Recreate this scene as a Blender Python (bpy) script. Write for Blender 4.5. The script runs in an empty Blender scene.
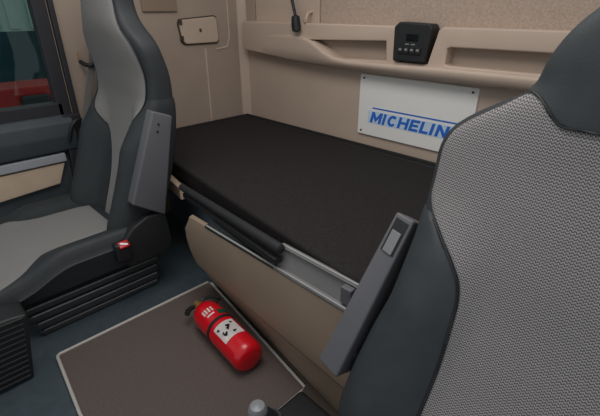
import bpy, bmesh, math, random
from mathutils import Vector, Matrix
random.seed(4)
scene = bpy.context.scene
COL = scene.collection
PI = math.pi

# ------------------------------------------------------------------ materials
def lin(c):
    c /= 255.0
    return c / 12.92 if c <= 0.04045 else ((c + 0.055) / 1.055) ** 2.4

def mat(name, rgb, rough=0.6, var=0.12, scale=40.0, bump=0.0, bscale=300.0, metal=0.0, spec=0.4, coat=0.0):
    m = bpy.data.materials.new(name); m.use_nodes = True
    nt = m.node_tree; b = nt.nodes['Principled BSDF']
    base = [lin(v) for v in rgb]
    tc = nt.nodes.new('ShaderNodeTexCoord')
    nz = nt.nodes.new('ShaderNodeTexNoise'); nz.inputs['Scale'].default_value = scale; nz.inputs['Detail'].default_value = 4
    nt.links.new(tc.outputs['Object'], nz.inputs['Vector'])
    rp = nt.nodes.new('ShaderNodeValToRGB')
    rp.color_ramp.elements[0].position = 0.3; rp.color_ramp.elements[1].position = 0.7
    rp.color_ramp.elements[0].color = [v * (1 - var) for v in base] + [1]
    rp.color_ramp.elements[1].color = [min(1, v * (1 + var)) for v in base] + [1]
    nt.links.new(nz.outputs['Fac'], rp.inputs['Fac']); nt.links.new(rp.outputs['Color'], b.inputs['Base Color'])
    b.inputs['Roughness'].default_value = rough; b.inputs['Metallic'].default_value = metal
    b.inputs['Specular IOR Level'].default_value = spec; b.inputs['Coat Weight'].default_value = coat
    if bump:
        n2 = nt.nodes.new('ShaderNodeTexNoise'); n2.inputs['Scale'].default_value = bscale; n2.inputs['Detail'].default_value = 3
        nt.links.new(tc.outputs['Object'], n2.inputs['Vector'])
        bp = nt.nodes.new('ShaderNodeBump'); bp.inputs['Strength'].default_value = bump; bp.inputs['Distance'].default_value = 0.002
        nt.links.new(n2.outputs['Fac'], bp.inputs['Height']); nt.links.new(bp.outputs['Normal'], b.inputs['Normal'])
    return m

def weave(name, dark, light, scale):
    """woven herringbone cloth: small diagonal ticks alternating between two greys"""
    m = bpy.data.materials.new(name); m.use_nodes = True
    nt = m.node_tree; b = nt.nodes['Principled BSDF']; L = nt.links.new
    tc = nt.nodes.new('ShaderNodeTexCoord')
    sp = nt.nodes.new('ShaderNodeSeparateXYZ'); L(tc.outputs['Object'], sp.inputs[0])
    def mth(op, a, b_=None):
        n = nt.nodes.new('ShaderNodeMath'); n.operation = op
        for i, v in enumerate((a, b_)):
            if v is None: continue
            if isinstance(v, (int, float)): n.inputs[i].default_value = v
            else: L(v, n.inputs[i])
        return n.outputs[0]
    zig = mth('PINGPONG', mth('MULTIPLY', sp.outputs['X'], scale), 1.0)
    w1 = mth('SINE', mth('MULTIPLY', mth('ADD', mth('MULTIPLY', sp.outputs['Z'], scale), mth('MULTIPLY', zig, 1.0)), PI * 1.25))
    w2 = mth('SINE', mth('MULTIPLY', sp.outputs['X'], scale * PI * 2))
    s = mth('ADD', mth('MULTIPLY', w1, 0.36), mth('ADD', mth('MULTIPLY', w2, 0.16), 0.5))
    nz = nt.nodes.new('ShaderNodeTexNoise'); nz.inputs['Scale'].default_value = 420; L(tc.outputs['Object'], nz.inputs['Vector'])
    s2 = mth('ADD', s, mth('MULTIPLY', mth('SUBTRACT', nz.outputs['Fac'], 0.5), 0.5))
    rp = nt.nodes.new('ShaderNodeValToRGB')
    rp.color_ramp.elements[0].position = 0.25; rp.color_ramp.elements[1].position = 0.75
    rp.color_ramp.elements[0].color = [lin(v) for v in dark] + [1]
    rp.color_ramp.elements[1].color = [lin(v) for v in light] + [1]
    L(s2, rp.inputs['Fac']); L(rp.outputs['Color'], b.inputs['Base Color'])
    b.inputs['Roughness'].default_value = 0.9; b.inputs['Specular IOR Level'].default_value = 0.15
    bp = nt.nodes.new('ShaderNodeBump'); bp.inputs['Strength'].default_value = 0.25; bp.inputs['Distance'].default_value = 0.001
    L(s2, bp.inputs['Height']); L(bp.outputs['Normal'], b.inputs['Normal'])
    return m

M = {}
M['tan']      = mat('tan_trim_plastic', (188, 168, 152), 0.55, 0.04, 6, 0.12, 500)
M['tan_felt'] = mat('tan_felt_wall', (174, 155, 140), 0.9, 0.14, 160, 0.35, 260, spec=0.1)
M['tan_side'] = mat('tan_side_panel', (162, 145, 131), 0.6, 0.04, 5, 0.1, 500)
M['tan_dark'] = mat('brown_locker_plastic', (140, 122, 105), 0.5, 0.05, 8, 0.1, 500)
M['seam']     = mat('shadow_gap_rubber', (66, 57, 50), 0.8, 0.1)
M['floor']    = mat('blue_grey_floor_vinyl', (57, 68, 74), 0.6, 0.12, 30, 0.2, 250)
M['kick']     = mat('blue_grey_kick_panel', (86, 100, 108), 0.6, 0.08, 30, 0.2, 250)  # colour lightened past the floor's to offset the shade under the bunk
M['mat']      = mat('brown_mat_carpet', (92, 82, 78), 0.95, 0.14, 220, 0.4, 400, spec=0.1)
M['mat_edge'] = mat('mat_edge_binding', (176, 170, 164), 0.7, 0.05)
M['black_cloth'] = mat('black_bunk_cloth', (41, 38, 38), 0.9, 0.16, 120, 0.3, 350, spec=0.15)
M['black']    = mat('black_plastic', (32, 33, 35), 0.45, 0.1, 30, 0.1)
M['soft_black'] = mat('soft_black_vinyl', (33, 34, 36), 0.55, 0.1, 30, 0.1)
M['slate']    = mat('slate_leather', (51, 56, 59), 0.6, 0.1, 25, 0.15, 420)
M['slate_dark'] = mat('dark_slate_leather', (42, 46, 49), 0.6, 0.1, 25, 0.15, 420)
M['shell']    = mat('seat_shell_cloth', (46, 50, 54), 0.75, 0.1, 60, 0.2, 420)
M['arm']      = mat('grey_armrest_plastic', (92, 92, 96), 0.5, 0.05, 10, 0.12, 600)
M['arm_light'] = mat('light_grey_button_plastic', (124, 124, 127), 0.4, 0.04)
M['alu']      = mat('grey_rail_plastic', (108, 107, 107), 0.5, 0.06, 12, 0.05, 300)
M['alu_light'] = mat('pale_rail_edge', (146, 145, 143), 0.45, 0.05)
M['silver']   = mat('silver_door_trim', (150, 152, 158), 0.4, 0.04)
M['door_tan'] = mat('tan_door_insert', (190, 168, 146), 0.6, 0.06, 12, 0.1)
M['door_dark'] = mat('dark_door_panel', (62, 68, 72), 0.6, 0.08, 14, 0.15, 400)
M['pillar']   = mat('window_frame_rubber', (40, 40, 44), 0.6, 0.1, 20)
M['cloth']    = weave('grey_woven_cloth', (84, 82, 83), (156, 152, 152), 330)
M['cloth_fine'] = mat('grey_seat_cloth', (129, 126, 124), 0.92, 0.10, 300, 0.3, 420, spec=0.1)
M['rib']      = mat('ribbed_black_plastic', (50, 52, 54), 0.5, 0.1)
M['rib_light'] = mat('pale_rib_edge', (104, 108, 110), 0.5, 0.1)  # paler line along the upper edge of each base rib
M['red']      = mat('red_gloss_paint', (198, 12, 28), 0.28, 0.05, 10, coat=0.3)
M['red_btn']  = mat('red_buckle_button', (178, 18, 18), 0.35, 0.05)
M['white']    = mat('white_sign_board', (232, 230, 226), 0.5, 0.02, 5)
M['label']    = mat('white_paper_label', (240, 238, 236), 0.6, 0.04)
M['label_green'] = mat('green_printed_strip', (30, 92, 70), 0.6, 0.1)
M['blue']     = mat('blue_print', (38, 106, 198), 0.5, 0.03)
M['pale_blue'] = mat('pale_blue_print', (196, 212, 232), 0.5, 0.03)
M['ink']      = mat('black_print', (24, 22, 24), 0.6, 0.05)
M['brass']    = mat('brass_valve', (190, 150, 90), 0.35, 0.08, metal=0.8)
M['steel']    = mat('grey_steel', (120, 120, 122), 0.35, 0.08, metal=0.6)
M['screw']    = mat('dark_screw', (70, 66, 64), 0.4, 0.1, metal=0.5)
M['belt']     = mat('grey_belt_webbing', (120, 116, 112), 0.8, 0.08, 300)
M['knob']     = mat('grey_knob_plastic', (128, 130, 134), 0.3, 0.06)
M['icon']     = mat('pale_button_print', (130, 130, 130), 0.5, 0.03)
M['screen']   = mat('dark_display', (6, 7, 9), 0.15, 0.05)
M['orange']   = mat('orange_tag', (170, 122, 88), 0.6, 0.05)
M['hall_pale'] = mat('pale_cladding', (170, 186, 180), 0.7, 0.05, 2)
M['hall_teal'] = mat('teal_cladding', (22, 62, 72), 0.7, 0.08, 2)
M['trailer_red'] = mat('red_trailer_paint', (170, 20, 16), 0.4, 0.08, 3)
M['asphalt']  = mat('asphalt', (70, 72, 74), 0.9, 0.15, 6)

g = bpy.data.materials.new('tinted_glass'); g.use_nodes = True
nt = g.node_tree; nt.nodes.remove(nt.nodes['Principled BSDF'])
tr = nt.nodes.new('ShaderNodeBsdfTransparent'); tr.inputs[0].default_value = (0.66, 0.78, 0.75, 1)
gl = nt.nodes.new('ShaderNodeBsdfGlossy'); gl.inputs['Roughness'].default_value = 0.02
mx = nt.nodes.new('ShaderNodeMixShader'); mx.inputs[0].default_value = 0.03
nt.links.new(tr.outputs[0], mx.inputs[1]); nt.links.new(gl.outputs[0], mx.inputs[2])
nt.links.new(mx.outputs[0], nt.nodes['Material Output'].inputs[0])
M['glass'] = g

# ------------------------------------------------------------------ helpers
def obj(name, bm, m, parent=None, smooth=False, angle=40):
    me = bpy.data.meshes.new(name)
    bmesh.ops.recalc_face_normals(bm, faces=bm.faces)
    bm.to_mesh(me); bm.free()
    me.materials.append(M[m] if isinstance(m, str) else m)
    o = bpy.data.objects.new(name, me); COL.objects.link(o)
    if parent is not None: o.parent = parent
    if smooth:
        for p in me.polygons: p.use_smooth = True
        if angle < 180:
            try: me.set_sharp_from_angle(angle=math.radians(angle))
            except Exception: pass
    return o

def thing(name, label, cat, group=None, loc=(0, 0, 0)):
    o = bpy.data.objects.new(name, None); COL.objects.link(o)
    o.empty_display_size = 0.05; o.location = loc
    o['label'] = label; o['category'] = cat
    if group: o['group'] = group
    return o

def tag(o, label, cat, group=None):
    o['label'] = label; o['category'] = cat
    if group: o['group'] = group
    return o

def struct(name, bm, m, parent=None, smooth=False):
    o = obj(name, bm, m, parent, smooth)
    if parent is None: o['kind'] = 'structure'
    return o

def box(lo, hi, bev=0.0, seg=2, bm=None, mtx=None):
    t = bmesh.new(); bmesh.ops.create_cube(t, size=1)
    for v in t.verts:
        v.co = Vector([lo[i] + (v.co[i] + .5) * (hi[i] - lo[i]) for i in range(3)])
    if bev: bmesh.ops.bevel(t, geom=t.edges[:], offset=bev, segments=seg, affect='EDGES', profile=0.6)
    if mtx is not None: bmesh.ops.transform(t, matrix=mtx, verts=t.verts)
    return merge(bm, t)

def merge(bm, t):
    if bm is None: return t
    me = bpy.data.meshes.new('tmp'); t.to_mesh(me); t.free(); bm.from_mesh(me); bpy.data.meshes.remove(me)
    return bm

def hexa(pts, bev=0.0, seg=2, bm=None):
    """eight corners: bottom ring then top ring, same order"""
    t = bmesh.new(); v = [t.verts.new(p) for p in pts]
    for f in ((3, 2, 1, 0), (4, 5, 6, 7), (0, 1, 5, 4), (1, 2, 6, 5), (2, 3, 7, 6), (3, 0, 4, 7)):
        t.faces.new([v[i] for i in f])
    if bev: bmesh.ops.bevel(t, geom=t.edges[:], offset=bev, segments=seg, affect='EDGES', profile=0.6)
    return merge(bm, t)

def prism(pts2, a0, a1, axis, bev=0.0, seg=2, bm=None):
    """polygon extruded along an axis; axis 'x': pts are (y,z); 'y': (x,z); 'z': (x,y)"""
    def P(p, a):
        return {'x': (a, p[0], p[1]), 'y': (p[0], a, p[1]), 'z': (p[0], p[1], a)}[axis]
    t = bmesh.new(); n = len(pts2)
    A = [t.verts.new(P(p, a0)) for p in pts2]; B = [t.verts.new(P(p, a1)) for p in pts2]
    t.faces.new(A); t.faces.new(B[::-1])
    for i in range(n): t.faces.new((A[i], B[i], B[(i + 1) % n], A[(i + 1) % n]))
    bmesh.ops.recalc_face_normals(t, faces=t.faces)
    if bev: bmesh.ops.bevel(t, geom=t.edges[:], offset=bev, segments=seg, affect='EDGES', profile=0.6)
    return merge(bm, t)

def tube(path, r, n=10, bm=None, cap=True, flat=None):
    """swept tube along points; r a number or a list; flat=(a,b) half-sizes gives a strap section"""
    bm = bm or bmesh.new(); P = [Vector(p) for p in path]; rings = []
    a = None
    for i, p in enumerate(P):
        d = (P[min(i + 1, len(P) - 1)] - P[max(i - 1, 0)]).normalized()
        if a is None:
            a = d.cross(Vector((0, 0, 1)))
            if a.length < 1e-3: a = d.cross(Vector((1, 0, 0)))
        else: a = a - d * a.dot(d)
        a.normalize(); b = d.cross(a).normalized()
        ri = r[i] if isinstance(r, (list, tuple)) else r
        if flat: ring = [p + a * (sx * flat[0]) + b * (sy * flat[1]) for sx, sy in ((-1, -1), (1, -1), (1, 1), (-1, 1))]
        else: ring = [p + (a * math.cos(2 * PI * k / n) + b * math.sin(2 * PI * k / n)) * ri for k in range(n)]
        rings.append([bm.verts.new(q) for q in ring])
    m = len(rings[0])
    for A, B in zip(rings, rings[1:]):
        for k in range(m): bm.faces.new((A[k], A[(k + 1) % m], B[(k + 1) % m], B[k]))
    if cap: bm.faces.new(rings[0][::-1]); bm.faces.new(rings[-1])
    return bm

def lathe(prof, mtx, n=40, bm=None):
    """prof: list of (radius, axial); axis is local Z, then mtx"""
    t = bmesh.new(); rings = []
    for r, a in prof:
        rings.append([t.verts.new((max(r, 1e-4) * math.cos(2 * PI * k / n), max(r, 1e-4) * math.sin(2 * PI * k / n), a)) for k in range(n)])
    for A, B in zip(rings, rings[1:]):
        for k in range(n): t.faces.new((A[k], A[(k + 1) % n], B[(k + 1) % n], B[k]))
    t.faces.new(rings[0][::-1]); t.faces.new(rings[-1])
    bmesh.ops.transform(t, matrix=mtx, verts=t.verts)
    return merge(bm, t)

def plate(outlines, y_front, y_back, bev=0.004):
    """flat (x,z) outline with holes, standing in the plane of the back wall, made solid with rounded edges"""
    cu = bpy.data.curves.new('tmp', 'CURVE'); cu.dimensions = '2D'; cu.fill_mode = 'BOTH'
    h = (y_back - y_front) / 2
    cu.extrude = max(h - bev, 0.0005); cu.bevel_depth = bev; cu.bevel_resolution = 2; cu.offset = -bev
    for pts in outlines:
        s = cu.splines.new('POLY'); s.points.add(len(pts) - 1); s.use_cyclic_u = True
        for k, (x, z) in enumerate(pts): s.points[k].co = (x, z, 0, 1)
    o = bpy.data.objects.new('tmp', cu); COL.objects.link(o)
    me = bpy.data.meshes.new_from_object(o.evaluated_get(bpy.context.evaluated_depsgraph_get()))
    bm = bmesh.new(); bm.from_mesh(me)
    bpy.data.objects.remove(o); bpy.data.curves.remove(cu); bpy.data.meshes.remove(me)
    for v in bm.verts: v.co = Vector((v.co.x, (y_front + y_back) / 2 - v.co.z, v.co.y))
    bmesh.ops.remove_doubles(bm, verts=bm.verts, dist=1e-5)
    return bm

def rounded(x0, x1, z0, z1, r, n=5):
    pts = []
    for cx, cz, a0 in ((x1 - r, z1 - r, 0), (x0 + r, z1 - r, 90), (x0 + r, z0 + r, 180), (x1 - r, z0 + r, 270)):
        for k in range(n + 1):
            a = math.radians(a0 + 90 * k / n); pts.append((cx + r * math.cos(a), cz + r * math.sin(a)))
    return pts

def bez(p0, p1, p2, n=8):
    return [tuple((1 - t) ** 2 * a + 2 * t * (1 - t) * b + t * t * c for a, b, c in zip(p0, p1, p2)) for t in [k / n for k in range(n + 1)]]

def keyed(keys):
    """monotone cubic through (z, value) keys"""
    zs = [k[0] for k in keys]; vs = [k[1] for k in keys]; n = len(zs)
    d = [(vs[i + 1] - vs[i]) / (zs[i + 1] - zs[i]) for i in range(n - 1)]
    mm = [d[0]] + [0 if d[i - 1] * d[i] <= 0 else 2 * d[i - 1] * d[i] / (d[i - 1] + d[i]) for i in range(1, n - 1)] + [d[-1]]
    def f(z):
        if z <= zs[0]: return vs[0]
        if z >= zs[-1]: return vs[-1]
        i = max(j for j in range(n - 1) if zs[j] <= z)
        h = zs[i + 1] - zs[i]; t = (z - zs[i]) / h
        return ((2 * t**3 - 3 * t**2 + 1) * vs[i] + (t**3 - 2 * t**2 + t) * h * mm[i] + (-2 * t**3 + 3 * t**2) * vs[i + 1] + (t**3 - t**2) * h * mm[i + 1])
    return f

def sstep(a, b, x):
    t = min(1, max(0, (x - a) / (b - a))); return t * t * (3 - 2 * t)

def grid_mesh(G, closed=False, caps=False):
    bm = bmesh.new(); V = [[bm.verts.new(p) for p in row] for row in G]
    m = len(V[0])
    for A, B in zip(V, V[1:]):
        for k in range(m if closed else m - 1):
            bm.faces.new((A[k], A[(k + 1) % m], B[(k + 1) % m], B[k]))
    if caps: bm.faces.new(V[0][::-1]); bm.faces.new(V[-1])
    return bm

def padded(G, off=0.006, back=0.012):
    """a cushion panel: grid G pushed out along its normals, edges rolled back under, closed behind"""
    R, Cn = len(G), len(G[0])
    G = [[Vector(p) for p in r] for r in G]
    N = [[None] * Cn for _ in range(R)]
    for i in range(R):
        for j in range(Cn):
            du = G[i][min(j + 1, Cn - 1)] - G[i][max(j - 1, 0)]
            dv = G[min(i + 1, R - 1)][j] - G[max(i - 1, 0)][j]
            nn = du.cross(dv); N[i][j] = nn.normalized() if nn.length > 1e-12 else Vector((0, -1, 0))
    out = [[G[i][j] + N[i][j] * (off * (0.35 if (i in (0, R - 1) or j in (0, Cn - 1)) else 1)) for j in range(Cn)] for i in range(R)]
    bm = bmesh.new()
    T = [[bm.verts.new(p) for p in r] for r in out]
    B = [[bm.verts.new(G[i][j] - N[i][j] * back) for j in range(Cn)] for i in range(R)]
    for i in range(R - 1):
        for j in range(Cn - 1):
            bm.faces.new((T[i][j], T[i][j + 1], T[i + 1][j + 1], T[i + 1][j]))
            bm.faces.new((B[i][j], B[i + 1][j], B[i + 1][j + 1], B[i][j + 1]))
    for i in range(R - 1):
        bm.faces.new((T[i][0], T[i + 1][0], B[i + 1][0], B[i][0])); bm.faces.new((T[i + 1][-1], T[i][-1], B[i][-1], B[i + 1][-1]))
    for j in range(Cn - 1):
        bm.faces.new((T[0][j + 1], T[0][j], B[0][j], B[0][j + 1])); bm.faces.new((T[-1][j], T[-1][j + 1], B[-1][j + 1], B[-1][j]))
    return bm

class Back:
    """seat backrest surface; (x from the seat's middle, y backward, z up)"""
    def __init__(s, cx, yf, w, th, bul, crown, e=0.42, a=0.42, b=0.85):
        s.cx, s.yf, s.w, s.th, s.bul, s.crown, s.e, s.a, s.b = cx, yf, w, th, bul, crown, e, a, b
    def loop(s, q, z):
        """q: angle, -pi/2 is the middle of the front, pi/2 the middle of the rear"""
        c, sn = math.cos(q), math.sin(q)
        w, th = s.w(z), s.th(z)
        x = w * math.copysign(abs(c) ** s.e, c); u = math.copysign(abs(sn) ** s.e, sn)
        return s._p(x, u, z, w, th)
    def front(s, x, z):
        w, th = s.w(z), s.th(z); k = min(1, abs(x) / w)
        c = k ** (1 / s.e); u = -max(0, 1 - c * c) ** (s.e / 2)
        return s._p(x, u, z, w, th)
    def _p(s, x, u, z, w, th):
        yc = s.yf(z) + th / 2; k = abs(x) / w
        y = yc + u * th / 2
        fr = max(0, -u)
        y += fr * (-s.bul(z) * sstep(s.a, s.b, k) - s.crown(z) * (1 - k * k))
        return (s.cx + x, y, z)

WALL_X, WALL_Y = -1.922, 1.489

# ------------------------------------------------------------------ setting
struct('floor', box((-1.95, -0.6, -0.04), (0.36, 1.52, 0)), 'floor')

# back wall: one shell with separate felt panels above the shelf
wb = struct('wall_back', box((-1.95, WALL_Y, -0.0), (0.36, WALL_Y + 0.04, 1.75)), 'tan')
obj('felt_panel', box((-1.795, WALL_Y - 0.012, 0.90), (-1.356, WALL_Y, 1.75), 0.004), 'tan', wb)
obj('felt_panel', box((-1.350, WALL_Y - 0.012, 0.90), (0.36, WALL_Y, 1.75), 0.004), 'tan_felt', wb)
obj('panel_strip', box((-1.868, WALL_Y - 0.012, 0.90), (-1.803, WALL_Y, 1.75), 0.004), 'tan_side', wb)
struct('trim_1', prism([(WALL_X, WALL_Y), (WALL_X + 0.04, WALL_Y), (WALL_X + 0.037, WALL_Y - 0.008), (WALL_X + 0.008, WALL_Y - 0.037), (WALL_X, WALL_Y - 0.04)], 0.365, 1.75, 'z', 0.003), 'tan')

# left side wall with the door's window opening
def wall_piece(y0, y1, z0, z1): return box((WALL_X - 0.05, y0, z0), (WALL_X, y1, z1))
wl = wall_piece(0.545, 1.52, 0, 1.75)
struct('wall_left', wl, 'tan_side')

# ------------------------------------------------------------------ passenger door
door = thing('door_1', 'dark truck door with window and tan insert beside the far seat', 'door', loc=(WALL_X, 0.1, 0))
door['kind'] = 'structure'
INV = Matrix.Translation((-WALL_X, -0.1, 0))
def dpart(name, bm, m, parent=None, smooth=False):
    bmesh.ops.transform(bm, matrix=INV, verts=bm.verts)
    return obj(name, bm, m, parent or door, smooth)
bm = wall_piece(-0.6, 0.54, 0.0, 0.60)
dpart('door_panel', bm, 'door_dark')
# soft upper shoulder of the door below the glass
dpart('door_shoulder', prism([(WALL_X - .01, 0.60), (WALL_X + .02, 0.60), (WALL_X + .045, 0.575), (WALL_X + .05, 0.52), (WALL_X + .035, 0.455), (WALL_X - .01, 0.455)], -0.6, 0.535, 'y', 0.008, 3), 'door_dark', smooth=True)
dpart('silver_strip', box((WALL_X + .0, -0.6, 0.410), (WALL_X + .034, 0.475, 0.446), 0.004), 'silver')
dpart('tan_insert', prism([(-0.6, 0.24), (0.43, 0.315), (0.468, 0.402), (-0.6, 0.402)], WALL_X, WALL_X + .024, 'x', 0.005), 'door_tan')
dpart('door_pocket', prism([(WALL_X, 0.02), (WALL_X + .09, 0.05), (WALL_X + .10, 0.19), (WALL_X + .05, 0.235), (WALL_X, 0.235)], -0.6, 0.45, 'y', 0.008), 'door_dark')
win = thing('window_1', 'side window of the truck door', 'window', loc=(WALL_X, 0.1, 0)); win['kind'] = 'structure'
def wpart(name, bm, m, smooth=False):
    bmesh.ops.transform(bm, matrix=INV, verts=bm.verts); return obj(name, bm, m, win, smooth)
wpart('window_frame', box((WALL_X - .04, 0.497, 0.55), (WALL_X + .012, 0.547, 1.75), 0.005), 'pillar')
wpart('window_seal', box((WALL_X - .02, 0.552, 0.50), (WALL_X + .02, 0.572, 1.75), 0.004), 'pillar')
wpart('window_frame', box((WALL_X - .04, -0.6, 0.575), (WALL_X + .012, 0.52, 0.650), 0.006), 'pillar')
wpart('window_frame', box((WALL_X - .04, -0.6, 1.45), (WALL_X + .012, 0.52, 1.75), 0.006), 'pillar')
wpart('pane', box((WALL_X - .030, -0.6, 0.64), (WALL_X - .025, 0.51, 1.46)), 'glass')
# rubber strip edging the door below the window and the latch handle
dpart('door_seal', prism([(0.475, 0.10), (0.545, 0.06), (0.572, 0.60), (0.50, 0.60)], WALL_X, WALL_X + .03, 'x', 0.006), 'pillar')
dpart('door_handle', tube(bez((WALL_X + .05, 0.50, 0.50), (WALL_X + .085, 0.515, 0.60), (WALL_X + .05, 0.565, 0.575)), 0.008, 8), 'soft_black', smooth=True)

# ------------------------------------------------------------------ outside, seen through the door window
struct('ground', box((-60, -30, -1.62), (-2.2, 40, -1.5)), 'asphalt')
hall = thing('warehouse', 'pale warehouse with dark teal lower wall outside the side window', 'building', loc=(-14, 3, -1.5))
def hpart(n, bm, m):
    bmesh.ops.transform(bm, matrix=Matrix.Translation((14, -3, 1.5)), verts=bm.verts); return obj(n, bm, m, hall)
hpart('lower_wall', box((-14.3, -9, -1.5), (-14.0, 22, 0.43)), 'hall_teal')
bm = box((-14.3, -9, 0.43), (-14.05, 22, 6.0))
for k in range(62): box((-14.05, -9 + k * .5, .5), (-14.0, -8.75 + k * .5, 6.0), bm=bm)
hpart('upper_cladding', bm, 'hall_pale')
hpart('roof', box((-20, -9.2, 6.0), (-13.8, 22.2, 6.25)), 'hall_pale')
hpart('wall', box((-20, -9, -1.5), (-14.3, 22, 6.0)), 'hall_pale')
tl = thing('trailer', 'low red trailer parked outside beyond the door window', 'trailer', loc=(-6.2, 1, -1.5))
def tpart(n, bm, m, sm=False):
    bmesh.ops.transform(bm, matrix=Matrix.Translation((6.2, -1, 1.5)), verts=bm.verts); return obj(n, bm, m, tl, sm)
tpart('side_board', box((-6.3, -3.5, -0.55), (-6.0, 4.5, 0.13), 0.02), 'trailer_red')
tpart('deck', box((-8.4, -3.5, -0.4), (-6.3, 4.5, -0.1), 0.02), 'trailer_red')
tpart('tool_box', box((-6.0, 1.17, -0.22), (-5.9, 1.50, 0.04), 0.05, 3), 'black', True)
for yy in (-1.8, -0.7, 2.6, 3.7):
    tpart('wheel', lathe([(.30, -.14), (.46, -.14), (.48, -.10), (.48, .10), (.46, .14), (.30, .14)], Matrix.Translation((-6.4, yy, -1.02)) @ Matrix.Rotation(PI / 2, 4, 'Y'), 28), 'black', True)

# ------------------------------------------------------------------ side wall fittings
hatch = thing('wall_hatch', 'small tan hatch with dark rubber edge on the left side wall', 'hatch', loc=(WALL_X, 1.21, 0.83))
def sidewall(name, ring, x0, x1, m, parent, bev=0.003):
    bm = prism(ring, x0, x1, 'x', bev)
    bmesh.ops.transform(bm, matrix=Matrix.Translation((-WALL_X, -1.21, -0.83)), verts=bm.verts)
    return obj(name, bm, m, parent)
hr = [(1.095, .935), (1.105, .952), (1.30, .966), (1.315, .958), (1.32, .85), (1.305, .838), (1.125, .838), (1.108, .85)]
cy, cz = 1.21, .902
grow = lambda s, pts: [(cy + (y - cy) * s, cz + (z - cz) * (1 + (s - 1) * 1.8)) for y, z in pts]
sidewall('rubber_edge', grow(1.018, hr), WALL_X, WALL_X + .008, 'seam', hatch)
hp = sidewall('hatch_cover', grow(0.965, hr), WALL_X, WALL_X + .016, 'tan', hatch, 0.005)
sidewall('finger_latch', [(1.205, .894), (1.216, .894), (1.216, .909), (1.205, .909)], WALL_X + .014, WALL_X + .019, 'seam', hatch, 0.001)
for zz in (.868, .938): sidewall('hinge', [(1.100, zz - .011), (1.113, zz - .011), (1.113, zz + .011), (1.100, zz + .011)], WALL_X + .006, WALL_X + .02, 'seam', hatch, 0.001)
# raised moulding lines of the side wall
bm = tube([(WALL_X, 1.392, 1.75), (WALL_X, 1.394, .86), (WALL_X, 1.375, .815), (WALL_X, 1.30, .806)], .004, 8)
struct('trim_2', bm, 'tan', smooth=True)
struct('trim_3', tube([(WALL_X, 1.24, .815), (WALL_X, 1.238, .37)], .005, 8), 'tan', smooth=True)
struct('trim_4', box((WALL_X, .93, .985), (WALL_X + .012, 1.10, 1.75), .004), 'tan_dark')

# ------------------------------------------------------------------ shelf rail on the back wall
F = 1.43
shelf = thing('wall_shelf', 'long tan moulded shelf rail with open pockets on the back wall', 'shelf', loc=(-0.8, WALL_Y, 0.76))
def spart(name, bm, m, parent=None, smooth=False, angle=40):
    bmesh.ops.transform(bm, matrix=Matrix.Translation((.8, -WALL_Y, -.76)), verts=bm.verts)
    return obj(name, bm, m, parent or shelf, smooth, angle)
outer = [(-1.845, .802), (-1.70, .792), (-1.45, .775), (-1.30, .770), (-1.1, .766), (-.7, .764), (.34, .764), (.34, .942), (-.735, .942), (-.752, .930), (-.780, .815), (-.92, .815), (-.925, .930), (-.935, .940), (-1.845, .940), (-1.855, .93), (-1.855, .812)]
pock1 = [(-1.385, .872)] + [(-.965, .886), (-.957, .815), (-1.14, .808)] + bez((-1.19, .806), (-1.22, .808), (-1.26, .830), 6) + [(-1.345, .868)]
pock2 = [(-.712, .873), (-.70, .878), (.30, .884), (.30, .822), (-.70, .818), (-.712, .822)]
spart('rail_face', plate([outer, pock1, pock2], F, WALL_Y - .001, .006), 'tan', smooth=True)
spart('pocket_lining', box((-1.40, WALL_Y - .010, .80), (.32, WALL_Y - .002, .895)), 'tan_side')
# projecting lip under the pockets, sweeping up into the rail at its left end
lip = []
path = [(-1.70, .872, .0), (-1.60, .878, .004), (-1.50, .881, .008), (-1.40, .877, .014), (-1.345, .862, .018), (-1.27, .826, .02), (-1.215, .807, .02), (-1.14, .800, .02), (-.95, .800, .02), (-.7, .806, .02), (.33, .81, .02)]
pp = []
for a, b in zip(path, path[1:]):
    for k in range(6): pp.append(tuple(a[i] + (b[i] - a[i]) * k / 6 for i in range(3)))
pp.append(path[-1])
G = []
zbot = keyed([(-1.845, .803), (-1.70, .793), (-1.45, .776), (-1.30, .771), (-1.1, .767), (-.7, .765), (.34, .765)])
for x, z, d in pp:
    zb = zbot(x)
    G.append([(x, F + .004, z + .004), (x, F - d * .55, z + .006), (x, F - d * .92, z + .001), (x, F - d, z - .008), (x, F - d * .85, z * .55 + zb * .45), (x, F - d * .4, zb + .006), (x, F + .004, zb)])
spart('pocket_lip', grid_mesh(G, True, True), 'tan', smooth=True, angle=70)

# control module
mod = thing('control_panel', 'black control panel with display and buttons set into the shelf rail', 'control panel', loc=(-.84, F, .82))
def mpart(name, bm, m, parent=None, smooth=False):
    bmesh.ops.transform(bm, matrix=Matrix.Translation((.84, -F, -.82)), verts=bm.verts); return obj(name, bm, m, parent or mod, smooth)
mring = [(-.917, .821), (-.786, .821), (-.768, .936), (-.778, .950), (-.902, .955), (-.922, .938)]
mpart('housing', prism(mring, F - .016, WALL_Y - .02, 'y', .005), 'soft_black')
mpart('display', box((-.866, F - .019, .893), (-.818, F - .014, .916), .001), 'screen')
for x in (-.860, -.836): mpart('indicator', box((x - .008, F - .0185, .879), (x + .008, F - .015, .883)), 'icon')
for x in (-.885, -.861, -.837, -.813):
    b_ = mpart('button', box((x - .011, F - .0205, .848), (x + .011, F - .014, .872), .002), 'black')
    mpart('button_mark', box((x - .006, F - .0215, .859), (x + .006, F - .019, .8665)), 'icon', b_)

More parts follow.
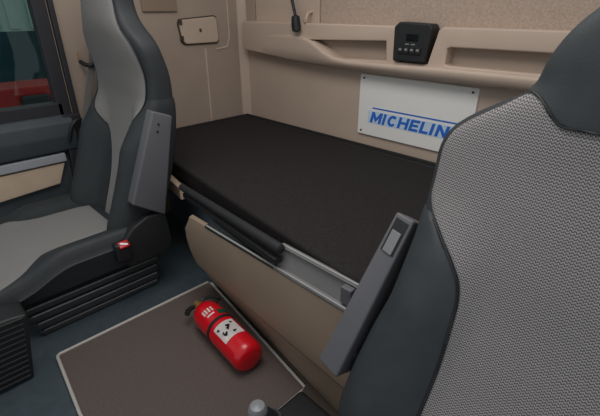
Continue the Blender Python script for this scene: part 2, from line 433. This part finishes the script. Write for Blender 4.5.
# reading lamp on its gooseneck, and the coat hook beside it
lamp = thing('reading_lamp', 'black gooseneck reading lamp hanging in front of the shelf rail', 'lamp', loc=(-1.47, 1.42, .9))
def lpart(name, bm, m, sm=True):
    bmesh.ops.transform(bm, matrix=Matrix.Translation((1.47 + .034, -1.42, -.9)), verts=bm.verts); return obj(name, bm, m, lamp, sm)
neck = [(-1.55, WALL_Y - .012, 1.22), (-1.54, 1.43, 1.21), (-1.525, 1.41, 1.15), (-1.508, 1.41, 1.08), (-1.490, 1.41, 1.02), (-1.478, 1.41, .985), (-1.472, 1.41, .965)]
lpart('gooseneck', tube(neck, .007, 10), 'black')
lpart('lamp_head', tube([(-1.4725, 1.41, .972), (-1.472, 1.41, .966), (-1.470, 1.41, .935), (-1.466, 1.41, .908), (-1.4655, 1.41, .903)], [.009, .018, .021, .020, .011], 16), 'black')
lpart('wall_mount', lathe([(.02, 0), (.022, .012), (.008, .018)], Matrix.Translation((-1.55, WALL_Y - .012, 1.22)) @ Matrix.Rotation(PI / 2, 4, 'X'), 20), 'black')
hk = obj('coat_hook', tube([(-1.40, WALL_Y - .012, .985), (-1.40, 1.45, .98), (-1.40, 1.440, .962), (-1.40, 1.438, .944), (-1.40, 1.43, .942), (-1.398, 1.425, .948), (-1.398, 1.424, .96)], [.007, .006, .006, .006, .006, .006, .005], 10), 'tan', smooth=True)
tag(hk, 'small tan hook standing on shelf rail beside the hanging black lamp', 'hook')

# ------------------------------------------------------------------ sign
SX0, SX1, SZ0, SZ1 = -1.110, -.594, .491, .748
sign = thing('wall_sign', 'white rectangular sign with blue lettering screwed to the back wall', 'sign', loc=((SX0 + SX1) / 2, WALL_Y, SZ0))
SM = Matrix.Translation((-(SX0 + SX1) / 2, -WALL_Y, -SZ0))
def gpart(name, bm, m, parent=None):
    bmesh.ops.transform(bm, matrix=SM, verts=bm.verts); return obj(name, bm, m, parent or sign)
SY = WALL_Y - .010
gpart('board', plate([rounded(SX0, SX1, SZ0, SZ1, .006)], SY, WALL_Y, .001), 'white')
gpart('blue_line', box((-1.036, SY - .0012, .610), (-.62, SY + .0005, .6155)), 'blue')
gpart('pale_band', box((-1.056, SY - .0008, .546), (-.62, SY + .0005, .600)), 'pale_blue')
for x, z in ((SX0 + .02, SZ1 - .016), (SX1 - .02, SZ1 - .016), (SX0 + .02, SZ0 + .016), (SX1 - .02, SZ0 + .016)):
    gpart('screw', lathe([(.0045, 0), (.0045, .002), (.002, .003)], Matrix.Translation((x, SY, z)) @ Matrix.Rotation(PI / 2, 4, 'X'), 14), 'screw')
def letters(word, x0, x1, z0, h, st, y, shear):
    wid = {'M': 1.12, 'I': .36, 'C': .92, 'H': .98, 'E': .84, 'L': .78, 'N': 1.0}
    gap = .14; tot = sum(wid[c] for c in word) + gap * (len(word) - 1)
    k = (x1 - x0 - shear * h) / tot; bm = bmesh.new(); cx = x0; t = st
    def quad(pts):
        pr = prism([(px, pz) for px, pz in pts], y - .0012, y, 'y'); merge(bm, pr)
    for c in word:
        w = wid[c] * k; a, b = cx, cx + w
        if c in 'IHELNM': quad([(a, 0), (a + t, 0), (a + t, h), (a, h)])
        if c in 'HNM': quad([(b - t, 0), (b, 0), (b, h), (b - t, h)])
        if c == 'H': quad([(a + t, h * .40), (b - t, h * .40), (b - t, h * .62), (a + t, h * .62)])
        if c in 'EL': quad([(a + t, 0), (b, 0), (b, h * .22), (a + t, h * .22)])
        if c == 'E':
            quad([(a + t, h * .40), (b - t * .3, h * .40), (b - t * .3, h * .60), (a + t, h * .60)]); quad([(a + t, h * .78), (b, h * .78), (b, h), (a + t, h)])
        if c == 'N': quad([(a + t, h), (a + t, h * .62), (b - t, 0), (b - t, h * .38)])
        if c == 'M':
            m = (a + b) / 2
            quad([(a + t, h), (a + t, h * .55), (m, h * .08), (m, h * .50)]); quad([(b - t, h), (m, h * .50), (m, h * .08), (b - t, h * .55)])
        if c == 'C':
            n = 14; ox, oz, rx, rz = (a + b) / 2, h / 2, w / 2, h / 2
            an = [math.radians(42 + 276 * q / n) for q in range(n + 1)]
            for q in range(n):
                o1, o2 = an[q], an[q + 1]
                quad([(ox + rx * math.cos(o1), oz + rz * math.sin(o1)), (ox + rx * math.cos(o2), oz + rz * math.sin(o2)),
                      (ox + (rx - t) * math.cos(o2), oz + (rz - t * .85) * math.sin(o2)), (ox + (rx - t) * math.cos(o1), oz + (rz - t * .85) * math.sin(o1))])
        cx += w + gap * k
    for v in bm.verts: v.co.x += v.co.z * shear; v.co.z += z0
    return bm
bm = letters('MICHELIN', -1.045, -.676, .550, .047, .0125, SY - .0008, .24)
gpart('lettering', bm, 'blue')

# ------------------------------------------------------------------ bunk
def front_y(x, lo=.755, hi=.632): return lo + (hi - lo) * sstep(-1.55, -.45, x) if False else (lo + (hi - lo) * min(1, max(0, (x + 1.52) / 1.02)))
brd = [(-1.915, .79), (-1.52, .765), (-1.20, .735), (-.5, .66), (-.37, .66), (-.36, .83), (.33, .83), (.33, 1.48), (-1.915, 1.48)]
bb = obj('bunk_board', prism(brd, .338, .364, 'z', .004), 'door_tan')
obj('front_lip', prism([(-1.60, .737), (-1.335, .688), (-1.332, .712), (-1.60, .765)], .335, .384, 'z', .005), 'door_tan', bb)
tag(bb, 'tan board carrying the black bunk mattress', 'bunk')
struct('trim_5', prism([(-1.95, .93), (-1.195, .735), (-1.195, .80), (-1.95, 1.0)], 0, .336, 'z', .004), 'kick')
mt = thing('bunk_mattress', 'large black mattress filling the bunk along the back wall', 'mattress', loc=(-.8, 1.1, .365))
ring = [(-1.912, .775), (-1.53, .757), (-1.2, .718), (-.85, .676), (-.5, .637), (-.37, .634), (-.36, .83), (.33, .83), (.33, 1.477), (-1.912, 1.477)]
T = Matrix.Translation((.8, -1.1, -.365))
bm = prism(ring, .3655, .443, 'z', .014, 4); bmesh.ops.transform(bm, matrix=T, verts=bm.verts)
obj('mattress_body', bm, 'black_cloth', mt, True, 50)
bm = tube([(-1.90, 1.465, .4445), (-1.2, 1.465, .4445), (.32, 1.465, .4445)], .006, 8)
tube([(-1.90, 1.465, .4445), (-1.90, .79, .4445)], .005, 8, bm); bmesh.ops.transform(bm, matrix=T, verts=bm.verts)
obj('piping', bm, 'soft_black', mt, True)
bm = tube([(.32, 1.425, .4435), (-1.87, 1.425, .4435)], .0022, 6); bmesh.ops.transform(bm, matrix=T, verts=bm.verts)
obj('seam', bm, 'soft_black', mt, True)

# ------------------------------------------------------------------ locker under the bunk
lk = thing('bunk_locker', 'brown moulded locker with bulging front under the bunk', 'locker', loc=(-.7, .9, 0))
T2 = Matrix.Translation((.7, -.9, 0))
def kpart(name, bm, m, parent=None, smooth=False, angle=40):
    bmesh.ops.transform(bm, matrix=T2, verts=bm.verts); return obj(name, bm, m, parent or lk, smooth, angle)
kpart('body', prism([(-1.19, .80), (-.37, .70), (-.37, 1.47), (-1.19, 1.47)], 0, .334, 'z'), 'seam')
# front door: a lofted bulge; rows by height, columns by x
def lf(x, z):
    base_top, base_bot = .605, .715 + (x + 1.20) * (-.16)
    t = min(1, z / .37)
    y = base_bot + (base_top - base_bot) * (1 - (1 - t) ** 1.7)
    y -= .018 * math.sin(PI * min(1, t))
    if z < .155: y += .009
    y += .02 * (1 - sstep(-1.22, -1.16, x))
    return y
G = []
zs = [.022, .03, .06, .10, .14, .150, .154, .158, .165, .2, .24, .28, .315, .34, .36, .368, .372]
for z in zs:
    xl = -1.215 + .02 * (1 - z / .37) + .04 * sstep(.30, .372, z) + .015 + .03 * sstep(0, .1, z)
    row = []
    for k in range(33):
        x = xl + (-.37 - xl) * (k / 32) ** 1.4
        row.append((x, lf(x, z) + (.012 if z > .369 else 0), z))
    G.append(row)
kpart('locker_door', padded(G, .004, .02), 'tan_dark', None, True, 60)
kpart('kick_gap', prism([(-1.18, .712), (-.584, .611), (-.574, .582), (-.37, .580), (-.37, .72), (-.4, .72), (-1.18, .82)], 0, .024, 'z'), 'seam')
# grey rail along the top of the locker door
pr = [(.618, .362), (.600, .366), (.597, .374), (.612, .378), (.630, .424), (.622, .432), (.628, .4375), (.641, .434), (.648, .37)]
rail = kpart('bunk_rail', prism(pr, -.70, -.37, 'x', .0015), 'alu')
kpart('rail_edge', tube([(-1.02, .601, .378), (-.37, .601, .378)], .003, 8), 'alu_light', rail, True)
kpart('rail_edge', tube([(-.69, .628, .437), (-.37, .628, .437)], .003, 8), 'alu_light', rail, True)
kpart('rail_cover', prism([(.618, .362), (.600, .366), (.597, .374), (.612, .378), (.648, .40), (.648, .37)], -1.03, -.701, 'x', .0015), 'black', rail)
kpart('rail_end_plate', box((-.475, .606, .382), (-.445, .626, .428), .003), 'arm', rail)
# dark rolled blind along the bunk's edge
bm = tube([(-1.245, .650, .430), (-1.242, .650, .430), (-.70, .610, .436), (-.680, .609, .436), (-.675, .609, .436)], [.007, .012, .015, .014, .007], 16)
roll = thing('rolled_blind', 'dark rolled bar along the front edge of the bunk', 'blind', loc=(-.9, .62, .42))
T3 = Matrix.Translation((.9, -.62, -.42))
bmesh.ops.transform(bm, matrix=T3, verts=bm.verts); obj('roll', bm, 'soft_black', roll, True)
bm = prism([(-1.235, .645), (-.685, .590), (-.68, .612), (-1.23, .668)], .392, .412, 'z', .004)
bmesh.ops.transform(bm, matrix=T3, verts=bm.verts); obj('holder', bm, 'black', roll)

# ------------------------------------------------------------------ floor mat
mtg = thing('floor_mat', 'brown floor mat with pale bound edge between the seats', 'mat', loc=(-.9, .4, 0))
T4 = Matrix.Translation((.9, -.4, 0))
mr = [(-1.228, .145), (-1.222, .137), (-1.213, .135), (-.96, .112), (-.58, .100), (-.583, .606), (-1.20, .70), (-1.218, .693)]
bm = prism(mr, .001, .009, 'z'); bmesh.ops.transform(bm, matrix=T4, verts=bm.verts); obj('carpet', bm, 'mat', mtg)
bm = tube([(x, y, .009) for x, y in mr + mr[:1]], .005, 8); bmesh.ops.transform(bm, matrix=T4, verts=bm.verts); obj('edge_binding', bm, 'mat_edge', mtg, True)

# ------------------------------------------------------------------ fire extinguisher
A = Vector((-1.045, .556, .062)); Bv = Vector((-.735, .532, .062)); ax = (Bv - A).normalized()
ext = thing('fire_extinguisher', 'small red fire extinguisher lying on the brown mat', 'fire extinguisher', loc=(-.9, .54, .01))
rotm = Vector((0, 0, 1)).rotation_difference(ax).to_matrix().to_4x4()
EM = Matrix.Translation(Vector((.9, -.54, -.01))) @ Matrix.Translation(A) @ rotm
R_ = .050; L_ = (Bv - A).length
prof = [(.014, -.005), (.018, .006), (.030, .014), (.042, .028), (.0485, .046), (R_, .062), (R_, L_ - .03), (.0485, L_ - .016), (.043, L_ - .006), (.032, L_), (.0, L_ + .001)]
obj('cylinder', lathe(prof, EM, 48), 'red', ext, True, 50)
obj('strap', lathe([(R_ - .002, .134), (R_ + .002, .134), (R_ + .002, .146), (R_ - .002, .146)], EM, 48), 'black', ext, True)
obj('valve', lathe([(.009, -.030), (.013, -.028), (.013, -.012), (.017, -.010), (.017, .004)], EM, 20), 'brass', ext, True)
# the frame of the cylinder: local axes to find which angle faces up / the cabin
lx = rotm @ Vector((1, 0, 0)); ly = rotm @ Vector((0, 1, 0))
def ang(d):
    d = Vector(d); return math.atan2(d.dot(ly), d.dot(lx))
up = ang((0, 0, 1)); fr = ang((0, -1, 0)); rr_ = ang((0, 1, 0))
sgn = 1 if math.sin(fr - up) > 0 else -1      # turning from the top towards the camera side
def patch(a0, a1, z0, z1, name, m, off=.0012, parent=None):
    G = []
    n = 12
    for i in range(n + 1):
        a = up + sgn * math.radians(a0 + (a1 - a0) * i / n)
        G.append([EM @ Vector(((R_ + off) * math.cos(a), (R_ + off) * math.sin(a), z)) for z in (z0, z1)])
    bm = grid_mesh(G)
    ret = bmesh.ops.solidify(bm, geom=bm.faces[:], thickness=.0004)
    return obj(name, bm, m, parent or ext, True)
lb = patch(-32, 52, .164, .238, 'paper_label', 'label')
random.seed(9)
for a, z, r0 in ((-14, .180, .0044), (4, .190, .0070), (10, .199, .0050), (-2, .222, .0052), (28, .214, .0066), (33, .205, .0040), (40, .182, .0048)):
    ring = []
    for rr in (0.02, .55, 1.0):                       # an irregular ink spot lying on the curved label
        ring.append([])
        for q in range(14):
            k = r0 * rr * (1 + .28 * math.sin(3 * q * 2 * PI / 14 + a) + .15 * math.sin(2 * q * 2 * PI / 14 + z * 90))
            aa = up + sgn * (math.radians(a) + k * math.cos(q * 2 * PI / 14) / R_)
            ring[-1].append(EM @ Vector(((R_ + .0024) * math.cos(aa), (R_ + .0024) * math.sin(aa), z + k * math.sin(q * 2 * PI / 14))))
    bm = grid_mesh(ring, True, False); bmesh.ops.solidify(bm, geom=bm.faces[:], thickness=.0004)
    obj('label_print', bm, 'ink', lb, True)
gs = patch(-58, -8, .100, .124, 'green_strip', 'label_green')
for a in (-2, 10, 22, 33): patch(a, a + 7, .074, .096, 'white_print', 'label')
patch(4, 34, .104, .111, 'white_print', 'label')
# handle, lever and gauge
def elocal(r, a, z):
    q = up + sgn * math.radians(a); return EM @ Vector((r * math.cos(q), r * math.sin(q), z))
obj('lever', tube([elocal(.012, -70, -.020), elocal(.028, -72, -.026), elocal(.045, -70, -.016), elocal(.058, -68, .010), elocal(.062, -66, .032)], .0055, 8), 'black', ext, True)
obj('carry_handle', tube([elocal(.010, -80, -.008), elocal(.026, -82, -.004), elocal(.044, -80, .010), elocal(.050, -78, .026)], .005, 8), 'black', ext, True)
obj('nozzle', tube([elocal(.010, 95, -.020), elocal(.026, 92, -.020), elocal(.044, 88, -.010), elocal(.052, 85, .004)], [.006, .008, .009, .010], 10), 'black', ext, True)

# ------------------------------------------------------------------ passenger seat
PCX = -1.565
ps = thing('passenger_seat', 'grey and black truck seat beside the side window, armrest folded up', 'seat', 'truck cab seats', loc=(PCX, .3, 0))
PT = Matrix.Translation((-PCX, -.3, 0))
def ppart(name, bm, m, parent=None, smooth=True, angle=60):
    bmesh.ops.transform(bm, matrix=PT, verts=bm.verts); return obj(name, bm, m, parent or ps, smooth, angle)
pb = Back(PCX,
    keyed([(.22, .475), (.30, .505), (.40, .545), (.5, .58), (.6, .608), (.68, .622), (.78, .628), (.88, .612), (.97, .596), (1.05, .60), (1.15, .62), (1.19, .64)]),
    keyed([(.22, .225), (.4, .232), (.7, .234), (.80, .233), (.875, .226), (.912, .207), (.945, .175), (.98, .150), (1.02, .138), (1.10, .132), (1.15, .118), (1.18, .09), (1.19, .05)]),
    keyed([(.22, .12), (.5, .115), (.7, .105), (.8, .10), (.9, .095), (1.0, .085), (1.15, .075), (1.19, .05)]),
    keyed([(.22, .08), (.32, .10), (.55, .095), (.64, .052), (.72, .006), (.8, 0), (1.2, 0)]),
    keyed([(.22, 0), (.7, .004), (.8, .016), (.95, .02), (1.19, .01)]))
def loops(B, z0, z1, n, m=56): return [[B.loop(-PI / 2 + 2 * PI * k / m, z0 + (z1 - z0) * i / n) for k in range(m)] for i in range(n + 1)]
ppart('back_shell', grid_mesh(loops(pb, .22, 1.19, 60), True, True), 'slate_dark')
pseam = keyed([(.24, .03), (.40, .038), (.48, .055), (.55, .085), (.60, .125), (.65, .17), (.69, .195), (.75, .207), (.8, .209), (.86, .204), (.9, .188), (.945, .155), (.98, .138), (1.02, .129), (1.1, .116), (1.15, .10), (1.175, .08)])
G = [[pb.front(s / 16 * pseam(z), z) for s in range(-16, 17)] for z in [.25 + (1.17 - .25) * i / 60 for i in range(61)]]
ppart('cloth_insert', padded(G, .004, .01), 'cloth_fine')
def bolster_grid(B, seam, sg, z0, z1, n=26, wrap=.55):
    G = []
    for i in range(n + 1):
        z = z0 + (z1 - z0) * i / n
        row = []
        w = B.w(z); s0 = seam(z) + .003; c0 = min(.9999, (s0 / w) ** (1 / B.e))
        q0 = -math.acos(c0)
        for k in range(19):
            q = q0 + (wrap - q0) * k / 18
            p = B.loop(q, z); row.append((B.cx + sg * (p[0] - B.cx), p[1], p[2]))
        G.append(row if sg > 0 else row[::-1])
    return G
for sg in (-1, 1):
    ppart('side_bolster', padded(bolster_grid(pb, pseam, sg, .24, .72), .006, .01), 'slate_dark')
# seam piping on both sides of the cloth
for sg in (-1, 1):
    bm = tube([tuple(Vector(pb.front(sg * (pseam(z) + .001), z)) + Vector((0, -.003, 0))) for z in [.26 + .85 * i / 50 for i in range(51)]], .0022, 6)
    ppart('seam_piping', bm, 'soft_black')

# cushion: loop surface over y; height profile with side bolsters
def cushion(cx, y0, y1, w, z0, ztop, zdrop, bol, seam, part, cloth, leather, side_in=0.0):
    ny, nx = 30, 33
    def top(x, y):
        k = abs(x) / w
        z = ztop - zdrop * (1 - sstep(y0 - .02, y0 + .16, y))
        z += bol * sstep(.5, .82, k) * sstep(y0 + .08, y0 + .22, y)
        z -= .05 * sstep(.86, 1.0, k) ** 2
        return z
    bm = bmesh.new(); rows = []
    for i in range(ny + 1):
        y = y0 + (y1 - y0) * i / ny
        row = []
        for j in range(nx + 1):
            x = w * math.sin(PI / 2 * (2 * j / nx - 1)); row.append((cx + x, y, top(x, y)))
        row = [(cx - w + .02, y, z0)] + row + [(cx + w - .02, y, z0)]
        rows.append(row)
    f = [(p[0], y0 + .015, z0) for p in rows[0]]
    b_ = [(p[0], y1, z0) for p in rows[0]]
    shell = grid_mesh([f] + rows + [b_], True, False)
    bmesh.ops.remove_doubles(shell, verts=shell.verts, dist=1e-4)
    bmesh.ops.holes_fill(shell, edges=shell.edges[:], sides=0)
    part('cushion_shell', shell, leather)
    G = []
    n2 = 30
    for i in range(n2 + 1):
        y = y0 + .002 + (y1 - .04 - y0) * i / n2
        s = seam(y)
        G.append([(cx + s * (j / 12 - 1), y, top(s * (j / 12 - 1), y)) for j in range(25)])
    # wrap down over the front edge
    fr0 = [(p[0], y0 - .001, p[2] - .05) for p in G[0]]; fr1 = [(p[0], y0 - .001, p[2] - .018) for p in G[0]]
    part('cushion_cloth', padded([fr0, fr1] + G, .005, .012), cloth)
    return top
ptop = cushion(PCX, .055, .50, .262, .165, .268, .03, .034, keyed([(.05, .235), (.12, .218), (.18, .185), (.225, .155), (.28, .143), (.42, .138), (.47, .125)]), ppart, 'cloth_fine', 'slate_dark')
# suspension base: a stack of ribbed steps
bm = box((-1.80, .10, .10), (-1.352, .56, .166), .008)
base = ppart('seat_base', bm, 'black', None, False)
for i, (z0, z1, d) in enumerate(((.108, .135, 0), (.068, .100, .006), (.030, .062, .012), (.0, .026, .018))):
    xr, y0 = -1.342 - d * .9, .100 + d * 1.6
    o = ppart('base_rib', box((-1.80, y0, z0), (xr, .568 - d * .5, z1), .009, 3), 'rib', base, True, 40)
    ppart('rib_edge', tube([(xr - .002, y0 + .012, z1 - .003), (xr - .002, .556 - d * .5, z1 - .003)], .0036, 8), 'rib_light', o)
# hinge bracket below the armrest, and the armrest itself
ppart('recline_bracket', prism([(.40, .235), (.475, .31), (.53, .335), (.60, .33), (.612, .20), (.59, .165), (.44, .165)], -1.335, -1.296, 'x', .008, 3), 'soft_black')
pa = hexa([(-1.335, .485, .398), (-1.288, .485, .398), (-1.288, .596, .322), (-1.335, .596, .322),
           (-1.335, .608, .697), (-1.288, .608, .697), (-1.288, .676, .670), (-1.335, .676, .670)], .007, 3)
arm = ppart('armrest', pa, 'arm', None, True, 35)
bm = None
for z in (.628, .652): bm = lathe([(.004, 0), (.004, .003), (.001, .0035)], Matrix.Translation((-1.2885, .617 + (z - .64) * .3, z)) @ Matrix.Rotation(PI / 2, 4, 'Y'), 12, bm)
ppart('armrest_screw', bm, 'soft_black', arm)
# buckle
bk = ppart('belt_buckle', box((-1.318, .398, .205), (-1.280, .452, .275), .008, 3), 'black')
ppart('release_button', box((-.013, -.018, -.004), (.013, .018, .006), .003, mtx=Matrix.Translation((-1.286, .428, .268)) @ Matrix.Rotation(math.radians(35), 4, 'Y')), 'red_btn', bk)
ppart('release_mark', box((-.003, -.012, .0055), (.003, .012, .0066), mtx=Matrix.Translation((-1.286, .428, .268)) @ Matrix.Rotation(math.radians(35), 4, 'Y') @ Matrix.Rotation(math.radians(-25), 4, 'Z')), 'label', bk)

# seat belt on the pillar
sb = thing('seat_belt', 'grey seat belt hanging from a black guide beside far seat', 'seat belt', loc=(-1.86, .6, .5))
T5 = Matrix.Translation((1.86, -.582, -.5))
def bpart(name, bm, m, sm=True):
    bmesh.ops.transform(bm, matrix=T5, verts=bm.verts); return obj(name, bm, m, sb, sm)
bpart('webbing', tube([(-1.86, .648, .855), (-1.86, .632, .79), (-1.862, .60, .70), (-1.866, .560, .58), (-1.868, .530, .46), (-1.868, .505, .36), (-1.87, .49, .28)], 0, bm=None, flat=(.004, .013)), 'belt', False)
bpart('belt_guide', tube([(-1.905, .605, .800), (-1.86, .607, .792), (-1.845, .622, .788), (-1.845, .645, .80), (-1.847, .662, .835), (-1.85, .658, .86), (-1.905, .655, .86)], .009, 8), 'black')
bpart('orange_tag', box((-1.906, .598, .815), (-1.900, .604, .840), .001), 'orange', False)

# ------------------------------------------------------------------ driver seat
DCX = -.04
ds = thing('driver_seat', 'large grey woven truck seat with dark headrest in the right foreground', 'seat', 'truck cab seats', loc=(DCX, .3, 0))
DT = Matrix.Translation((-DCX, -.3, 0))
def dp(name, bm, m, parent=None, smooth=True, angle=60):
    bmesh.ops.transform(bm, matrix=DT, verts=bm.verts); return obj(name, bm, m, parent or ds, smooth, angle)
db = Back(DCX,
    keyed([(.22, .475), (.30, .505), (.40, .548), (.5, .585), (.6, .62), (.7, .652), (.8, .672), (.9, .680), (1.0, .688), (1.04, .70)]),
    keyed([(.22, .325), (.32, .320), (.42, .306), (.52, .286), (.62, .283), (.69, .291), (.765, .292), (.79, .287), (.812, .274), (.838, .245), (.865, .203), (.884, .168), (.904, .152), (.93, .146), (.96, .133), (.985, .116), (1.01, .09), (1.03, .055), (1.04, .02)]),
    keyed([(.22, .13), (.5, .12), (.7, .10), (.8, .08), (.9, .075), (1.0, .065), (1.04, .04)]),
    keyed([(.22, .05), (.32, .055), (.5, .052), (.58, .036), (.66, .010), (.72, 0), (1.1, 0)]),
    keyed([(.22, 0), (.5, .004), (.7, .02), (.8, .018), (1.04, .01)]))
dp('back_shell', grid_mesh(loops(db, .22, .885, 50), True, True), 'shell')
dseam = keyed([(.22, .168), (.32, .164), (.44, .160), (.54, .163), (.575, .170), (.61, .193), (.645, .232), (.67, .262), (.70, .277), (.77, .277)])
def sym(x, keys): return keyed(keys)(abs(x))
ztop = lambda x: sym(x, [(0, .848), (.095, .848), (.145, .886), (.158, .884), (.20, .858), (.24, .831), (.266, .806), (.28, .77)])
def sol(s, t, zb, seam, zt):
    z = .6
    for _ in range(40):
        x = s * (seam(z)); z += .5 * (zb + t * (zt(x) - zb) - z)
    return x, z
zl = lambda x: sym(x, [(0, .851), (.095, .851), (.148, .888), (.20, .898)])
G = []
NS = 44
for i in range(61):
    row = []
    for j in range(-NS, NS + 1):
        s = j / NS
        x, z = sol(s, i / 60, .25, dseam, ztop); row.append(db.front(x, z))
    G.append(row)
dp('cloth_insert', padded(G, .004, .01), 'cloth')
for sg in (-1, 1):
    dp('side_bolster', padded(bolster_grid(db, dseam, sg, .24, .665), .006, .01), 'slate')
    bm = tube([tuple(Vector(db.front(sg * (dseam(z) + .001), z)) + Vector((0, -.004, 0))) for z in [.26 + .40 * i / 40 for i in range(41)]], .0025, 6)
    dp('seam_piping', bm, 'soft_black')
rows = []
for i in range(31):
    t = i / 30; row = []
    for k in range(64):
        q = -PI / 2 + 2 * PI * k / 64
        z = .9
        for _ in range(30):
            p = db.loop(q, z); z += .5 * (zl(p[0] - DCX) + t * (1.04 - zl(p[0] - DCX)) - z)
        p = Vector(db.loop(q, z)); c = Vector((DCX, db.yf(z) + db.th(z) / 2, z))
        d = (p - c); d.z = 0
        row.append(p + d.normalized() * .006)
    rows.append(row)
dp('headrest', grid_mesh(rows, True, True), 'slate')
bm = tube([tuple(Vector(db.front(x, zl(x) - .001)) + Vector((0, -.006, 0))) for x in [-.155 + .31 * k / 40 for k in range(41)]], .0022, 6)
dp('headrest_seam', bm, 'soft_black')
cushion(DCX, .02, .50, .29, .165, .275, .05, .018, keyed([(.0, .24), (.2, .22), (.3, .19), (.5, .15)]), dp, 'cloth', 'slate')
dp('seat_base', box((DCX - .265, .08, 0), (DCX + .265, .58, .166), .012), 'black', None, False)
# armrest folded up along the bolster
da = hexa([(-.424, .478, .335), (-.374, .478, .318), (-.374, .57, .28), (-.424, .57, .28),
           (-.379, .650, .638), (-.338, .650, .630), (-.338, .705, .600), (-.379, .705, .606)], .005, 3)
arm = dp('armrest', da, 'arm', None, True, 35)
# button recess near the free end, lying in the front face
P0 = Vector((-.399, .478, .327)); P1 = Vector((-.3585, .650, .634)); ex = (P1 - P0).normalized()
rx = Vector((1, 0, -.25)).normalized(); nrm = rx.cross(ex).normalized()
if nrm.y > 0: nrm = -nrm
fm = Matrix((( rx.x, ex.x, nrm.x, 0), (rx.y, ex.y, nrm.y, 0), (rx.z, ex.z, nrm.z, 0), (0, 0, 0, 1)))
def on_face(d): return Matrix.Translation(P1 + ex * (-d)) @ fm
rc = dp('button_recess', box((-.0150, -.036, -.004), (.0150, .036, .0012), .001, mtx=on_face(.046)), 'soft_black', arm, False)
dp('height_button', box((-.0105, -.033, 0), (.0105, .014, .0040), .0015, mtx=on_face(.048)), 'arm_light', rc, False)
dp('armrest_pivot', lathe([(.010, 0), (.010, .004), (.004, .006)], Matrix.Translation((-.375, .535, .345)) @ Matrix.Rotation(PI / 2, 4, 'Y'), 18), 'arm_light', arm)

# ------------------------------------------------------------------ side console with lever, by the driver seat
gc = thing('gear_lever', 'short black lever with grey knob beside the near seat', 'lever', loc=(-.49, .40, 0))
T6 = Matrix.Translation((.49, -.40, 0))
def gp(name, bm, m, sm=True):
    bmesh.ops.transform(bm, matrix=T6, verts=bm.verts); return obj(name, bm, m, gc, sm)
gp('console', box((-.575, .16, .0), (-.335, .578, .035), .012, 3), 'black')  # low black console slab, also stands in for shade on the floor here
gp('boot', lathe([(.075, .03), (.062, .06), (.046, .10), (.032, .14), (.022, .165)], Matrix.Translation((-.49, .40, 0)), 24), 'soft_black')
gp('stem', tube([(-.49, .40, .16), (-.510, .376, .19)], .012, 12), 'black')
gp('knob', lathe([(.010, 0), (.018, .006), (.0225, .018), (.022, .030), (.016, .040), (.004, .043)], Matrix.Translation((-.510, .376, .166)), 28), 'knob')
gp('knob_collar', tube([(-.49, .40, .15), (-.502, .386, .174)], [.022, .020], 16), 'black')

# ------------------------------------------------------------------ ribbed footrest, front left
fb = thing('footrest_box', 'black ribbed box on the floor at the left in front of far seat', 'footrest', loc=(-1.4, 0, 0))
T7 = Matrix.Translation((1.4, 0, 0))
bm = prism([(-.40, 0), (.062, 0), (.100, .220), (.06, .228), (-.40, .25)], -1.285, -1.19, 'x', .010, 3); bmesh.ops.transform(bm, matrix=T7, verts=bm.verts)
obj('box_body', bm, 'black', fb, True, 40)
for k in range(12):
    z = .018 + k * .018
    bm = tube([(-1.189, -.39, z + .012), (-1.189, .052 + z * .15, z)], .0032, 8); bmesh.ops.transform(bm, matrix=T7, verts=bm.verts)
    obj('rib', bm, 'black', fb, True)

# ------------------------------------------------------------------ light
w = bpy.data.worlds.new('World'); scene.world = w; w.use_nodes = True
bg = w.node_tree.nodes['Background']; bg.inputs[0].default_value = (0.93, 0.97, 1.0, 1); bg.inputs[1].default_value = 0.42
def area(name, loc, size, power, rot=(0, 0, 0), color=(1, .96, .92)):
    l = bpy.data.lights.new(name, 'AREA'); l.shape = 'RECTANGLE'; l.size, l.size_y = size; l.energy = power; l.color = color
    o = bpy.data.objects.new(name, l); COL.objects.link(o); o.location = loc; o.rotation_euler = rot
    return o
area('overhead_fill', (-.75, .45, 1.72), (1.0, .7), 9)  # soft fill light added above the open cab, no real fitting there

# ------------------------------------------------------------------ camera
cam = bpy.data.cameras.new('Camera'); co = bpy.data.objects.new('Camera', cam); COL.objects.link(co)
cam.sensor_fit = 'HORIZONTAL'; cam.sensor_width = 36; cam.lens = 36 * 410 / 600; cam.clip_start = .02
co.location = (0, 0, 1.0)
co.rotation_euler = (PI / 2 - math.atan(200 / 410), 0, PI / 4)
scene.camera = co
scene.view_settings.view_transform = 'Standard'; scene.view_settings.look = 'None'
scene.view_settings.gamma = 1.0; scene.view_settings.use_curve_mapping = False
scene.view_settings.exposure = 0.35
